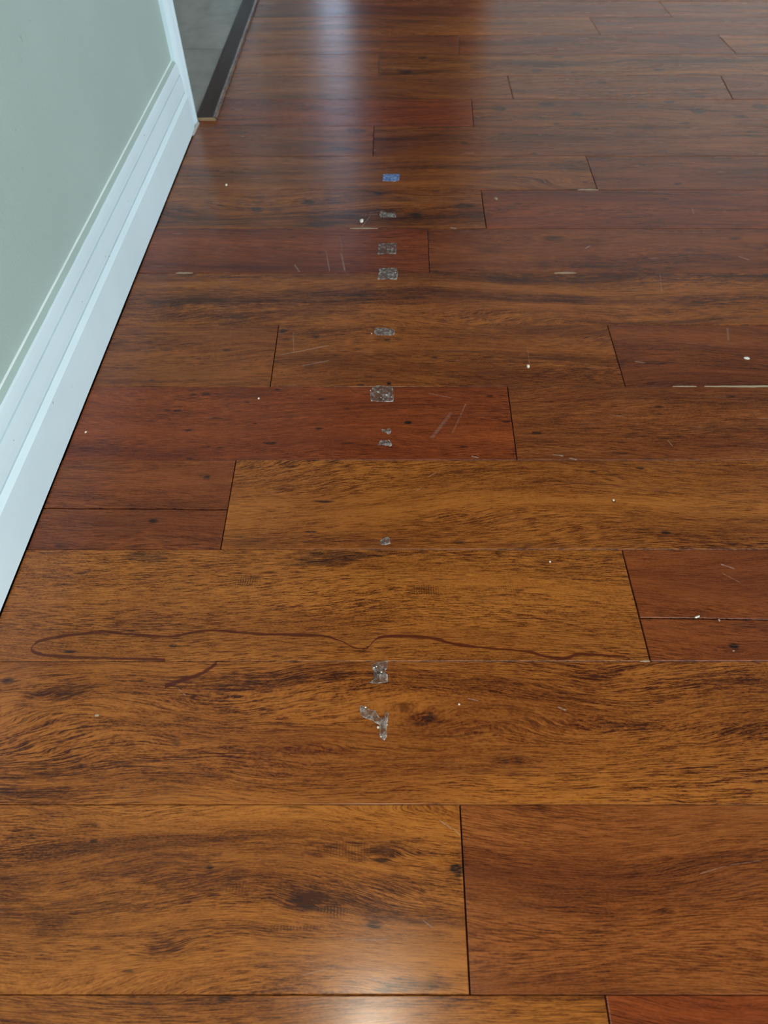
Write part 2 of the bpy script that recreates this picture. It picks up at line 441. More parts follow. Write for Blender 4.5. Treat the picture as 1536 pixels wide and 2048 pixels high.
# what each plank in view looks like: (row, index from the left among the planks in view)
P_ = lambda x, y, a, b, s=1.0: (x, y, a, b, s)
SPEC = {
    (-1, 0): dict(tone='gold', fig=1.3, bands=0.5, fine=0.6, knots=[(445, 2000, 26, 10, .6)], pins=[(447, 1999, 14, 6, .7)]),
    (-1, 1): dict(tone='red', fig=1.0, bands=0.45, fine=0.4),
    (0, 0): dict(tone='gold', fig=1.9, bands=0.77, fine=0.72, mid=0.5, red=0.3, bias=0.0,
                 knots=[(615, 1798, 42, 20, 1.0), (772, 1704, 44, 20, .8), (322, 1893, 40, 20, .8), (182, 1650, 44, 16, .0),
                        (330, 1730, 80, 40, .05), (8, 1790, 22, 16, .5), (600, 1870, 80, 14, .12)],
                 stains=[(320, 1735, 170, 46, .9), (110, 1850, 36, 36, .8), (620, 1798, 120, 32, .7), (765, 1700, 110, 26, .8), (850, 1765, 130, 36, .7), (560, 1700, 110, 20, .6), (340, 1895, 110, 40, .7), (20, 1790, 60, 40, .7), (560, 1930, 180, 20, .5), (840, 1965, 110, 16, .7), (150, 1960, 130, 16, .5)],
                 ribs=[(665, 1822, 44, 15, .8), (590, 1856, 70, 8, .45), (700, 1700, 70, 22, .4), (470, 1775, 40, 16, .35)],
                 pins=[(420, 1733, 7, 6, .9), (187, 1682, 9, 4, .8), (748, 1850, 15, 9, .75), (187, 1650, 8, 5, .6), (914, 1737, 13, 9, 1.0),
                       (916, 1752, 8, 9, .95), (762, 1721, 14, 5, .8), (640, 1818, 40, 6, .6), (590, 1796, 16, 12, .5),
                       (770, 1980, 22, 7, .7), (840, 1968, 80, 13, .45), (255, 1942, 10, 4, .6)],
                 scuffs=[(845, 1840, 866, 1856, 1.2, .5), (700, 1880, 780, 1879, 1.1, .5), (600, 1952, 675, 1932, 1.0, .35),
                         (655, 1962, 690, 1938, 1.0, .35), (878, 1640, 905, 1658, 1.6, .5), (905, 1655, 922, 1672, 1.6, .4)]),
    (0, 1): dict(tone='ruddy', fig=1.3, bands=0.57, fine=0.5, mid=0.35, red=0.5, bias=-0.02,
                 knots=[(1332, 1820, 20, 10, .5)], pins=[(1268, 1739, 5, 5, .4)],
                 scuffs=[(1398, 1748, 1455, 1731, 1.0, .45), (1455, 1731, 1528, 1720, 1.0, .3)]),
    (1, 0): dict(tone='amber', fig=1.7, bands=0.81, fine=0.85, mid=0.55, red=0.35, bias=-0.02,
                 knots=[(848, 1434, 48, 20, .55), (1035, 1518, 26, 9, .7), (530, 1352, 46, 14, .75), (108, 1380, 44, 22, .35), (700, 1445, 50, 8, .2),
                        (1190, 1350, 34, 16, .3)],
                 veins=[([(330, 1371), (370, 1358), (405, 1345), (434, 1325)], 4.5)],
                 stains=[(120, 1395, 90, 34, .8), (540, 1358, 110, 22, 1.0), (650, 1350, 70, 22, .7), (420, 1440, 190, 14, .6), (300, 1545, 260, 20, .7), (60, 1590, 130, 20, .9), (560, 1500, 220, 14, .7), (860, 1448, 110, 24, .6), (1030, 1522, 70, 14, .7), (1290, 1455, 230, 14, .7), (1400, 1575, 170, 22, .7), (1200, 1370, 90, 22, .6), (1450, 1350, 110, 24, .7), (760, 1590, 260, 12, .6), (900, 1340, 140, 10, .4)],
                 pins=[(858, 1436, 8, 9, .9), (862, 1428, 7, 5, .7), (838, 1447, 16, 3, .6), (14, 1362, 13, 10, .8), (1035, 1520, 12, 6, .7),
                       (1010, 1521, 8, 5, .6), (352, 1484, 12, 6, .5), (505, 1360, 20, 7, .5)],
                 scuffs=[(355, 1375, 372, 1392, 1.0, .35), (1115, 1413, 1133, 1421, 2.2, .7), (935, 1396, 958, 1402, 1.5, .6)]),
    (2, 0): dict(tone='gold', fig=0.75, bands=0.42, fine=0.95, mid=0.5, red=0.22, bias=0.0, bandk=20,
                 knots=[(720, 1300, 50, 10, .1)],
                 ribs=[(492, 1163, 30, 12, .75), (855, 1181, 46, 13, .6), (1020, 1175, 30, 10, .35), (800, 1103, 60, 5, .4)],
                 pins=[(138, 1303, 17, 4, .9), (346, 1291, 8, 3, .8), (630, 1186, 8, 2, .7), (982, 1177, 12, 2.5, .5), (1038, 1180, 10, 2, .5),
                       (690, 1109, 95, 8, .55), (640, 1123, 70, 9, .5), (300, 1113, 50, 10, .45), (165, 1146, 12, 3, .6), (830, 1195, 9, 3, .5),
                       (270, 1158, 14, 2, .4)],
                 veins=[([(62, 1296), (68, 1288), (80, 1282), (110, 1275), (160, 1268), (210, 1264), (260, 1268), (330, 1273), (400, 1262), (430, 1261),
                        (520, 1268), (620, 1270), (680, 1281), (708, 1294), (726, 1297), (745, 1283), (780, 1272), (840, 1274), (920, 1290),
                        (1060, 1304), (1125, 1316), (1160, 1309), (1210, 1310), (1260, 1318)], 3.0), ([(62, 1297), (70, 1304), (100, 1311), (150, 1314), (230, 1317), (330, 1320)], 2.6)],
                 stains=[(680, 1112, 115, 12, 1.0), (640, 1125, 60, 8, .7), (270, 1118, 80, 10, .7), (115, 1290, 40, 8, .4), (830, 1180, 60, 16, .4), (300, 1240, 160, 12, .35)],
                 scuffs=[]),
    (2, 1): dict(tone='deep', fig=1.0, bands=0.55, fine=0.62, mid=0.5, red=0.4, bias=0.08,
                 knots=[(1462, 1298, 36, 12, .4)],
                 pins=[(1467, 1293, 10, 6, 1.0), (1430, 1300, 6, 3, .6), (1500, 1252, 60, 7, .4)],
                 scuffs=[(1440, 1128, 1470, 1138, 2.0, .8), (1442, 1145, 1482, 1166, 1.2, .3)]),
    (3, 0): dict(tone='deep', fig=1.0, bands=0.4, fine=0.6, mid=0.45, red=0.25, bias=0.04,
                 knots=[(307, 1041, 22, 9, .4), (118, 1091, 26, 8, .3)],
                 pins=[(307, 1041, 9, 5, .9), (414, 954, 9, 4.5, .95), (405, 951, 18, 3, .4), (120, 1090, 12, 5, .6)]),
    (3, 1): dict(tone='amber', fig=1.3, bands=0.42, fine=0.7, mid=0.5, red=0.35, bias=-0.04,
                 knots=[(582, 978, 44, 14, .35), (895, 1028, 60, 16, .15), (1445, 1018, 80, 12, .1), (1420, 1018, 30, 8, .3)],
                 stains=[(590, 980, 75, 18, .7), (900, 1030, 90, 18, .5), (1430, 1020, 100, 12, .6), (1180, 1060, 200, 10, .4), (760, 1045, 200, 8, .4)],
                 pins=[(645, 1003, 24, 2.6, .9), (621, 1064, 12, 2, .9), (916, 1085, 14, 3, .9), (880, 1036, 5, 3, .6), (1186, 943, 11, 2.4, .9),
                       (1220, 950, 10, 2, .7), (1280, 936, 10, 2.4, .9), (1332, 1066, 9, 2.2, .9), (1196, 1092, 8, 2, .5), (970, 1067, 12, 1.5, .6),
                       (1228, 1003, 4, 3, .8), (1250, 1008, 9, 2, .5)],
                 scuffs=[(855, 955, 873, 944, 1.0, .5), (830, 983, 845, 975, 1.0, .3)]),
    (4, 0): dict(tone='red', fig=0.9, bands=0.3, fine=0.60, mid=0.57, red=0.35, bias=-0.06,
                 pins=[(412, 788, 10, 3, .85), (387, 790, 7, 3, .7), (356, 821, 9, 2.6, .8), (335, 821, 7, 2, .6), (432, 836, 11, 2.5, .7),
                       (378, 861, 10, 2.6, .8), (540, 886, 15, 3, .9), (637, 857, 9, 2.6, .9), (642, 798, 10, 2.2, .9), (495, 804, 6, 2, .7),
                       (308, 841, 8, 2, .6), (440, 894, 7, 2, .6), (417, 893, 6, 2, .7), (380, 917, 9, 2.4, .7), (815, 845, 8, 3, 1.0),
                       (980, 792, 8, 2.2, .8), (927, 893, 9, 2.6, .8), (1012, 843, 10, 3, .8), (555, 779, 7, 2, .9), (693, 818, 9, 2, .6),
                       (510, 847, 5, 2, .7), (695, 886, 12, 2, .7), (868, 812, 5, 2, .5)],
                 scuffs=[(860, 880, 905, 822, 5.0, .24), (903, 870, 935, 800, 2.4, .16), (855, 786, 905, 796, 1.5, .35), (942, 912, 958, 916, 2.0, .8)]),
    (4, 1): dict(tone='ruddy', fig=1.1, bands=0.42, fine=0.63, mid=0.62, red=0.4, bias=-0.08,
                 pins=[(1075, 866, 10, 3, .95), (1316, 813, 9, 2.6, .8), (1461, 793, 9, 2.6, .8), (1240, 905, 20, 4, .55), (1525, 856, 14, 5, .4),
                       (1440, 858, 60, 8, .35), (1290, 917, 16, 2, .5)],
                 scuffs=[(1104, 909, 1128, 912, 2.6, 1.0), (1138, 916, 1154, 919, 2.0, .9), (1218, 829, 1250, 833, 1.2, .4), (1335, 880, 1346, 893, 1.2, .4)]),
    (5, 0): dict(tone='brown', fig=0.9, bands=0.42, fine=0.60, mid=0.57, red=0.3, bias=0.0,
                 pins=[(453, 700, 9, 3, .85), (304, 761, 6, 2.4, .8), (333, 699, 14, 3, .4)]),
    (5, 1): dict(tone='orange', fig=1.0, bands=0.45, fine=0.63, mid=0.62, red=0.35, bias=-0.08,
                 pins=[(566, 662, 9, 4, 1.0), (632, 674, 9, 3, .9), (775, 680, 7, 2.6, .8), (800, 679, 8, 2, .5), (870, 715, 10, 3, .8),
                       (778, 767, 5, 3.4, 1.0), (721, 770, 8, 2, .9), (1185, 759, 8, 1.6, .6)],
                 scuffs=[(553, 711, 662, 690, 1.6, .60), (600, 732, 662, 720, 1.6, .5), (586, 660, 588, 706, 1.2, .25), (1054, 690, 1060, 734, 1.2, .14)]),
    (5, 2): dict(tone='deep', fig=1.2, bands=0.45, fine=0.58, mid=0.57, red=0.4, bias=-0.02,
                 pins=[(1310, 725, 30, 3, .4)], scuffs=[(1268, 722, 1292, 726, 2.2, .6), (1455, 655, 1457, 682, 3.0, .3)]),
    (6, 0): dict(tone='orange', fig=1.4, bands=0.62, fine=0.68, mid=0.67, red=0.3, bias=-0.10, bandk=24,
                 knots=[(1420, 600, 60, 14, .05), (1330, 622, 20, 10, .3)],
                 stains=[(420, 602, 160, 12, .7), (720, 585, 220, 8, .7), (1130, 598, 60, 9, .6), (540, 628, 180, 8, .6), (950, 560, 250, 6, .4)],
                 pins=[(482, 636, 18, 3, .5), (720, 590, 30, 3, .4)],
                 scuffs=[(1320, 545, 1324, 590, 1.6, .25)]),
    (7, 0): dict(tone='red', fig=0.8, bands=0.38, fine=0.48, mid=0.62, red=0.4, bias=-0.12,
                 pins=[(585, 474, 9, 2.4, .7), (640, 506, 6, 2, .5)],
                 scuffs=[(682, 503, 690, 544, 2.6, .5), (652, 500, 660, 546, 2.0, .35), (680, 470, 684, 505, 2.0, .2), (588, 528, 600, 545, 2.4, .35)]),
    (7, 1): dict(tone='deep', fig=1.2, bands=0.62, fine=0.48, mid=0.72, red=0.25, bias=-0.02,
                 pins=[(1108, 476, 22, 5, .6), (975, 500, 24, 7, .45), (1470, 477, 14, 4, .7), (1182, 514, 20, 5, .5), (870, 543, 14, 3, .7), (1385, 500, 20, 5, .4)],
                 scuffs=[(1476, 512, 1500, 520, 2, .4), (1170, 497, 1182, 490, 1.6, .4)]),
    (8, 0): dict(tone='orange', fig=1.4, bands=0.5, fine=0.43, mid=0.72, red=0.5, bias=-0.14,
                 pins=[(513, 420, 13, 6, .85), (552, 420, 14, 4, .5), (618, 404, 14, 5, .8), (755, 387, 15, 4, .85), (648, 450, 32, 6, .6),
                       (828, 430, 20, 6, .9), (930, 412, 22, 4.5, .85), (700, 432, 60, 2, .3), (810, 400, 30, 3, .35)],
                 scuffs=[(722, 455, 742, 430, 1.6, .35), (735, 425, 770, 420, 2.0, .25), (715, 432, 758, 428, 1.6, .25), (900, 455, 914, 457, 2.5, .7)]),
    (8, 1): dict(tone='red', fig=1.0, bands=0.4, fine=0.43, mid=0.62, red=0.5, bias=-0.10, pins=[(1038, 407, 8, 2, .7), (1330, 398, 10, 2, .5)],
                 scuffs=[(988, 396, 996, 400, 3.0, .5), (1384, 415, 1388, 430, 2, .25)]),
    (9, 0): dict(tone='orange', fig=1.3, bands=0.5, fine=0.43, mid=0.67, red=0.45, bias=-0.10, pins=[(1070, 338, 50, 3, .4), (482, 322, 30, 2, .5)]),
    (9, 1): dict(tone='deep', fig=1.1, bands=0.42, fine=0.43, mid=0.52, red=0.4, bias=-0.02, pins=[(1356, 368, 9, 2.6, .8), (1285, 330, 9, 2, .5), (1200, 316, 30, 2, .6)]),
    (10, 0): dict(tone='deep', fig=1.3, bands=0.6, fine=0.38, mid=0.72, red=0.2, bias=0.02,
                  pins=[(712, 261, 22, 5, .7), (680, 297, 22, 4, .7), (600, 290, 60, 4, .35), (470, 264, 30, 4, .4)]),
    (10, 1): dict(tone='ruddy', fig=1.0, bands=0.4, fine=0.38, mid=0.62, red=0.5, bias=-0.16,
                  pins=[(1260, 269, 9, 3, .7), (1004, 268, 7, 2, .6), (928, 286, 8, 2.4, .6), (1325, 302, 10, 2, .7), (1068, 307, 8, 2, .7), (1505, 265, 14, 3, .5)]),
    (11, 0): dict(tone='red', fig=1.0, bands=0.4, fine=0.38, mid=0.62, red=0.4, bias=-0.08),
    (11, 1): dict(tone='brown', fig=1.2, bands=0.5, fine=0.38, mid=0.72, red=0.4, bias=-0.08,
                  pins=[(998, 217, 13, 5, .8), (1093, 208, 16, 4.5, .8), (1152, 228, 13, 4, .8), (1115, 249, 10, 3, .6), (1285, 213, 14, 3, .6),
                        (1396, 222, 14, 6, .8), (1340, 204, 14, 2.6, .8), (1480, 233, 14, 4, .7), (1522, 214, 16, 6, .75), (1370, 246, 12, 3, .6)]),
    (12, 1): dict(tone='brown', fig=1.0, bands=0.45, fine=0.38, mid=0.72, red=0.3, bias=-0.06, pins=[(1202, 165, 13, 3, .6), (1400, 192, 12, 2.4, .6)]),
    (13, 1): dict(tone='gold', fig=1.2, bands=0.5, fine=0.38, mid=0.72, red=0.3, bias=-0.16,
                  pins=[(812, 144, 13, 4, .85), (845, 115, 10, 2.6, .7), (1070, 142, 10, 3, .6), (1320, 139, 13, 3, .6), (1115, 114, 14, 2.4, .6), (950, 130, 14, 2, .5)]),
}

def row_span(n):
    return Y0 + n * W, Y0 + (n + 1) * W

GAP = 0.00022            # half of the joint between rows
EGAP = 0.00062           # half of an end joint
LEFT_HIDE = 0.0004      # an expansion gap is left along the skirting

def cut_left(y):
    if y < 1.408:
        return wall_x(y) - LEFT_HIDE
    return -0.364        # in the doorway they stop under the threshold

def crack(xa, ya, xb, yb, n, amp):
    pts = []
    for i in range(n + 1):
        t = i / n
        pts.append((xa + (xb - xa) * t, ya + (yb - ya) * t + (R.uniform(-amp, amp) if 0 < i < n else 0)))
    return pts

mat_n = [0]
def plank_material(spec, org):
    mat_n[0] += 1
    def el(lst):
        out = []
        for x, y, a, b, s in lst:
            c = at(x, y)
            dx = abs(at(x + 1, y).x - c.x) * a
            dy = abs(at(x, y - 1).y - at(x, y + 1).y) / 2 * b
            out.append((c.x - org[0], c.y - org[1], dx, dy, s))
        return out
    kw = {k: v for k, v in spec.items() if k not in ('tone', 'pins', 'knots', 'stains', 'ribs', 'veins', 'scuffs')}
    veins = []
    for pts, wd in spec.get('veins', ()):
        q = [(at(*p).x - org[0], at(*p).y - org[1]) for p in pts]
        vs = [p[1] for p in q]
        veins.append((q[0][0], q[-1][0], min(vs) - 0.004, max(vs) + 0.004, q, wd * 0.00040))
    sf = []
    for ax, ay, bx, by, wd, s in spec.get('scuffs', ()):
        p, q = at(ax, ay), at(bx, by)
        mm = abs(at(ax + 1, ay).x - p.x)
        sf.append((p.x - org[0], p.y - org[1], q.x - org[0], q.y - org[1], wd * mm, s))
    return wood('plank_wood_%d' % mat_n[0], *D[spec['tone']], seed=3.7 * mat_n[0], pins=el(spec.get('pins', ())),
                knots=el(spec.get('knots', ())), ribs=el(spec.get('ribs', ())), stains=el(spec.get('stains', ())), veins=veins, scuffs=sf, **kw)

def build_plank(outlines, mat, tilt):
    """outlines: ccw outlines in world metres (two when the board has split)"""
    xs = [p[0] for o in outlines for p in o]
    ys = [p[1] for o in outlines for p in o]
    org = ((min(xs) + max(xs)) / 2, (min(ys) + max(ys)) / 2)
    bm = bmesh.new()
    for o in outlines:
        add_slab(bm, [(x - org[0], y - org[1]) for x, y in o], -0.0118, 0.0, 0.0007)
    m = mat(org) if callable(mat) else mat
    ob = new_obj('plank', bm, m, floor, (org[0], org[1], tilt[2]))
    ob.rotation_euler = (tilt[0], tilt[1], 0)
    return ob

for n in range(int((FY - Y0) / W), int((BY - Y0) / W)):
    ya, yb = row_span(n)
    cuts = []
    for a, b in JOINTS.get(n, []):
        cuts.append((at(*a).x, at(*b).x))
    left = cut_left((ya + yb) / 2)
    lx = [(left, left)]
    seen_first = len(cuts) > 0
    known = list(cuts)
    solo = n in (1, 6)
    if solo:
        known = [(0.95 if n == 1 else 0.80,) * 2]
    if not known:
        known = [(R.uniform(1.3, 1.6),) * 2] if -2 <= n <= 8 else [(R.uniform(-0.2, 0.9),) * 2]
        if n < -1:
            known = [(R.uniform(-0.2, 0.9),) * 2]
    # fill to both sides with boards of ordinary length
    x = known[0][0]
    pre = []
    while x - left > 1.35 and not solo:
        x -= R.uniform(0.8, 1.1)
        pre.insert(0, (x, x))
    x = known[-1][0]
    post = []
    while True:
        x += R.uniform(0.85, 1.25) if n > 6 or x > 1.2 else R.uniform(1.2, 1.4)
        if x > RX - 0.35:
            break
        post.append((x, x))
    allc = [(left, left)] + pre + known + post + [(RX - 0.002, RX - 0.002)]
    for i, (c0, c1) in enumerate(zip(allc[:-1], allc[1:])):
        g0 = EGAP if i else 0
        y0, y1 = ya + GAP, yb - GAP
        p = [(c0[0] + g0, y0), (c1[0] - EGAP, y0), (c1[1] - EGAP, y1), (c0[1] + g0, y1)]
        k = i - len(pre)
        spec = SPEC.get((n, k)) if k >= 0 else None
        outs = [p]
        if (n, k) == (3, 0):             # board split along its whole length
            ca, cb = at(60, 1019), at(456, 1020)
            line = crack(p[0][0], ca.y + 0.001, (p[1][0] + p[2][0]) / 2 + .0003, cb.y, 14, 0.0005)
            outs = [[p[0], p[1]] + line[::-1], [(x, y + 0.0016) for x, y in line] + [p[2], p[3]]]
        if (n, k) == (2, 1):
            ca, cb = at(1281, 1238), at(1536, 1243)
            line = crack((p[0][0] + p[3][0]) / 2 + 0.0002, ca.y, p[1][0], cb.y - 0.010, 22, 0.0004)
            gp = lambda j: 0.0017 * max(0.12, 1 - j / 5.5)
            outs = [[p[0], p[1]] + line[::-1], [(x, y + gp(j)) for j, (x, y) in enumerate(line)] + [p[2], p[3]]]
        if (n, k) == (5, 1):             # a short split opening at the right end
            xr = (p[1][0] + p[2][0]) / 2
            c, e = at(1236, 724), at(1085, 721)
            t = (c.y - y0) / (y1 - y0)
            xr = p[1][0] + (p[2][0] - p[1][0]) * t
            outs = [[p[0], p[1], (xr, c.y - 0.0008), (xr - 0.04, c.y - 0.0004), (e.x, e.y), (xr - 0.042, c.y + 0.0007), (xr, c.y + 0.0011), p[2], p[3]]]
        if spec:
            m = (lambda s: (lambda org: plank_material(s, org)))(spec)
        else:
            m = GENERIC[R.randrange(len(GENERIC))]
        tilt = (R.uniform(-1, 1) * 0.0022, R.uniform(-1, 1) * 0.0005, R.uniform(-0.00025, 0.0))
        build_plank(outs, m, tilt)

# pale slivers of filler pressed into some joints
def filler(x0, x1, y, wd):
    a, b = at(x0, y), at(x1, y)
    yj = Y0 + round((a.y - Y0) / W) * W
    k = 10
    bm = bmesh.new()
    pts = []
    for i in range(k + 1):
        t = i / k
        pts.append((a.x + (b.x - a.x) * t, yj + R.uniform(-.2, .2) * wd, wd * (0.25 + 0.75 * math.sin(math.pi * min(1, max(0, t * 0.9 + 0.05)))) * R.uniform(0.7, 1.1)))
    out = [(x, y - w) for x, y, w in pts] + [(x, y + w) for x, y, w in pts[::-1]]
    add_slab(bm, out, -0.002, 0.0005, 0.0003)
    new_obj('joint_filler', bm, M_filler, floor)
filler(1408, 1600, 770, 0.0014)
filler(1345, 1392, 771, 0.0008)
filler(1155, 1196, 379, 0.0018)
filler(700, 756, 457.5, 0.0016)
filler(1108, 1152, 545, 0.0018)
filler(352, 386, 546, 0.0016)
filler(1280, 1300, 1322, 0.0008)

# ------------------------------------------------------------------ tiled floor beyond the doorway
tiles = empty('floor')
tiles.name = 'floor.001'
tag(tiles, kind='structure')
XT = -0.374
boxes('tile_bed', [(-2.9, -0.48, 0.4, 4.0, -0.05, -0.0035), (-0.48, -0.366, 1.416, 2.26, -0.05, -0.0035)], M_grout, tiles).location.z = 0
def tile_material():
    g = G('grey_stone_tile')
    P = g.n('TexCoord').outputs['Object']
    rnd = g.math('MULTIPLY', g.n('ObjectInfo').outputs['Random'], 40.0)
    q = g.vec('ADD', g.vec('MULTIPLY', P, (9.0, 3.5, 1)), g.xyz(rnd, rnd, 0))
    w = g.noise(q, 1.0, 4.0, 0.6)
    s = g.noise(g.vec('MULTIPLY', q, (3, 6, 1)), 1.0, 3.0)
    t = g.math('MULTIPLY_ADD', g.math('SUBTRACT', s, 0.5), 0.5, w)
    col = g.ramp(t, [(0.3, lin(116, 120, 113)), (0.5, lin(134, 136, 129)), (0.72, lin(152, 150, 144))])
    return g.end(g.bsdf(col, 0.4, None, **{'Specular IOR Level': 0.4}).outputs[0])
M_tile = tile_material()
TY = at(768, 99).y
TX = at(350, 3).x - 0.008
for i in range(-3, 7):
    for j in range(-4, 1):
        y0, x0 = TY + 0.45 * i, TX + 0.45 * j
        y1, x1 = y0 + 0.45, x0 + 0.45
        if x1 > -0.48:
            y0, y1 = max(y0, 1.416), min(y1, 2.26)
            x1 = min(x1, -0.366)
            if y1 - y0 < 0.05:
                continue
        if y1 < 0.5 or y0 > 3.9 or x0 < -2.8 or x1 < -2.7:
            continue
        cx, cy = (x0 + x1) / 2, (y0 + y1) / 2
        bm = bmesh.new()
        hx, hy = (x1 - x0) / 2 - 0.0015, (y1 - y0) / 2 - 0.0012
        add_slab(bm, [(-hx, -hy), (hx, -hy), (hx, hy), (-hx, hy)], -0.003, 0.004, 0.001)
        new_obj('tile', bm, M_tile, tiles, (cx, cy, -0.003))

# ------------------------------------------------------------------ threshold strip in the doorway
def threshold_wood():
    return wood('threshold_stain', lin(34, 21, 19), lin(60, 40, 35), seed=91, fig=0.5, bands=0.4, fine=0.3, red=0.1, rough=0.42, spec=0.18)
ts0, ts1 = at(424, 243).y + 0.004, 2.26
th = empty('threshold_strip', (-0.352, (ts0 + ts1) / 2, 0.0))
tag(th, 'dark brown wooden threshold strip between the plank floor and grey tiles', 'threshold')
bm = bmesh.new()
hw, ln = 0.0205, (ts1 - ts0) / 2
prof = [(-hw, 0.0), (-hw, 0.0035), (-hw + 0.006, 0.0052), (hw - 0.0075, 0.0060), (hw - 0.003, 0.0052), (hw - 0.0006, 0.0032), (hw, 0.0)]
NS = 26
rows = []
for j in range(NS + 1):
    y = -ln + 2 * ln * j / NS
    wob = R.uniform(-0.0004, 0.0004)
    rows.append([bm.verts.new((x + (wob if x > 0.01 else 0), z * 0 + y, z)) for x, z in prof])
for a, b in zip(rows[:-1], rows[1:]):
    for i in range(len(prof) - 1):
        bm.faces.new((a[i], a[i + 1], b[i + 1], b[i]))
    bm.faces.new((a[-1], a[0], b[0], b[-1]))
bm.faces.new(rows[-1])
# long grain runs along y: turn the mesh so that its own x lies along the strip
bmesh.ops.rotate(bm, verts=bm.verts[:], cent=(0, 0, 0), matrix=__import__('mathutils').Matrix.Rotation(-PI / 2, 3, 'Z'))
st = new_obj('strip', bm, threshold_wood(), th)
st.rotation_euler.z = PI / 2
def worn_highlight_lip():  # worn patches; the paler colour also paints in the lip's highlight
    g = G('worn_highlight_lacquer')
    P = g.n('TexCoord').outputs['Object']
    n = g.step(g.noise(g.vec('MULTIPLY', P, (1, 0.35, 1)), 90.0, 3.0), 0.42, 0.62)
    return g.end(g.bsdf(g.mix(n, lin(78, 58, 52), lin(112, 88, 70)), 0.22, None, **{'Specular IOR Level': 0.7}).outputs[0])
bm = bmesh.new()
prev = None
for j in range(41):
    y = -ln + 2 * ln * j / 40
    k = R.uniform(-0.0005, 0.0005)
    cur = [bm.verts.new((hw + x + k, y, z)) for x, z in ((-0.0062, 0.0062), (-0.0025, 0.0061), (-0.0003, 0.0048), (0.0009, 0.0022), (0.0009, 0.0002))]
    if prev:
        for i in range(4):
            bm.faces.new((prev[i], prev[i + 1], cur[i + 1], cur[i]))
    prev = cur
lp = new_obj('worn_highlight_lip', bm, worn_highlight_lip(), th, smooth=True)
lp['label'] = 'worn lip of the strip with its highlight painted paler'
bm = bmesh.new()
ep = [(x, z) for x, z in prof]
f0 = [bm.verts.new((x, -ln, z)) for x, z in ep]
f1 = [bm.verts.new((x, -ln - 0.0012, z * 0.97)) for x, z in ep]
for i in range(len(ep)):
    k = (i + 1) % len(ep)
    bm.faces.new((f0[i], f0[k], f1[k], f1[i]))
bm.faces.new(f1)
e = new_obj('cut_end', bm, M_chip, th)
e['label'] = 'pale raw wood cut end'

# ------------------------------------------------------------------ left wall, skirting, door casing
S_DOOR = 1.0945                    # end of the casing along the wall
S_CASE = S_DOOR - 0.037
S_FAR = S_DOOR + 0.80
S_NEAR, S_END = -2.52, 3.685
TH_B = 0.0155                      # skirting thickness at its foot

def wbox(bm, s0, s1, d0, d1, z0, z1):
    """box in the left wall's own frame"""
    v = [bm.verts.new(wl(s, d, z)) for s in (s0, s1) for d in (d0, d1) for z in (z0, z1)]
    for f in ((0, 1, 3, 2), (4, 6, 7, 5), (0, 4, 5, 1), (2, 3, 7, 6), (0, 2, 6, 4), (1, 5, 7, 3)):
        bm.faces.new([v[i] for i in f])

bm = bmesh.new()
wbox(bm, S_NEAR, S_DOOR - 0.006, -TH_B - 0.10, -TH_B, -0.012, CH)
wbox(bm, S_FAR + 0.006, S_END, -TH_B - 0.10, -TH_B, -0.012, CH)
wbox(bm, S_DOOR - 0.006, S_FAR + 0.006, -TH_B - 0.10, -TH_B, 2.05, CH)
tag(new_obj('wall_left', bm, M_wall), kind='structure')

# skirting profile: (recess behind the foot face, height)
PROF = [(0.0008, 0.0022), (0.0, 0.0032), (-0.0, 0.0600), (0.0006, 0.0612), (0.0030, 0.0662), (0.0036, 0.0672), (0.0072, 0.0676), (0.0072, 0.0688),
        (0.0040, 0.0692), (0.0040, 0.0780), (0.0048, 0.0900), (0.0054, 0.0958), (0.0088, 0.0963), (0.0088, 0.0974), (0.0060, 0.0978),
        (0.0064, 0.1060), (0.0072, 0.1125), (0.0080, 0.1150), (0.0136, 0.1184), (0.0155, 0.1186)]
def run_profile(name, prof, s0, s1, mat, back, n=1, mitre=0.0):
    bm = bmesh.new()
    rings = []
    for j in range(n + 1):
        s = s0 + (s1 - s0) * j / n
        rings.append([bm.verts.new(wl(s, -r, z)) for r, z in prof + [(back, prof[0][1])]])
    m = len(rings[0])
    for a, b in zip(rings[:-1], rings[1:]):
        for i in range(m):
            bm.faces.new((a[i], a[(i + 1) % m], b[(i + 1) % m], b[i]))
    bm.faces.new(rings[0])
    bm.faces.new(rings[-1])
    return new_obj(name, bm, mat)
sk = run_profile('baseboard_left', PROF, S_NEAR, S_CASE + 0.002, M_trim, TH_B, 1)
tag(sk, kind='structure')
sk2 = run_profile('baseboard_left', PROF, S_FAR + 0.037, S_END, M_trim, TH_B, 1)
tag(sk2, kind='structure')
# wall paint cut in over the top bevel, and a thin uneven bead of caulk above it
M_cutin = paint('cut_in_wall_paint', lin(172, 192, 186), 0.6)
bev_bm, cau_bm = bmesh.new(), bmesh.new()
pv = None
nb = 150
for j in range(nb + 1):
    s = -0.6 + (S_CASE + 0.6) * j / nb
    wv = R.uniform(0.7, 1.3)
    q = 0.55 if 0.80 < s < 0.845 else 1.0
    p = [wl(s, -0.0084 - 0.0007 * (wv - 1), 0.11545), wl(s, -0.0110, 0.1173), wl(s, -0.0138, 0.1188)]
    c = [wl(s, -0.0137, 0.1187), wl(s, -0.0143, 0.1192 + 0.0002 * wv * q), wl(s, -0.0150, 0.1196 + 0.0005 * wv * q), wl(s, -0.0157, 0.1197 + 0.0005 * wv * q)]
    cur = ([bev_bm.verts.new(x) for x in p], [cau_bm.verts.new(x) for x in c])
    if pv:
        for bmx, a, b in ((bev_bm, pv[0], cur[0]), (cau_bm, pv[1], cur[1])):
            for i in range(len(a) - 1):
                bmx.faces.new((a[i], a[i + 1], b[i + 1], b[i]))
    pv = cur
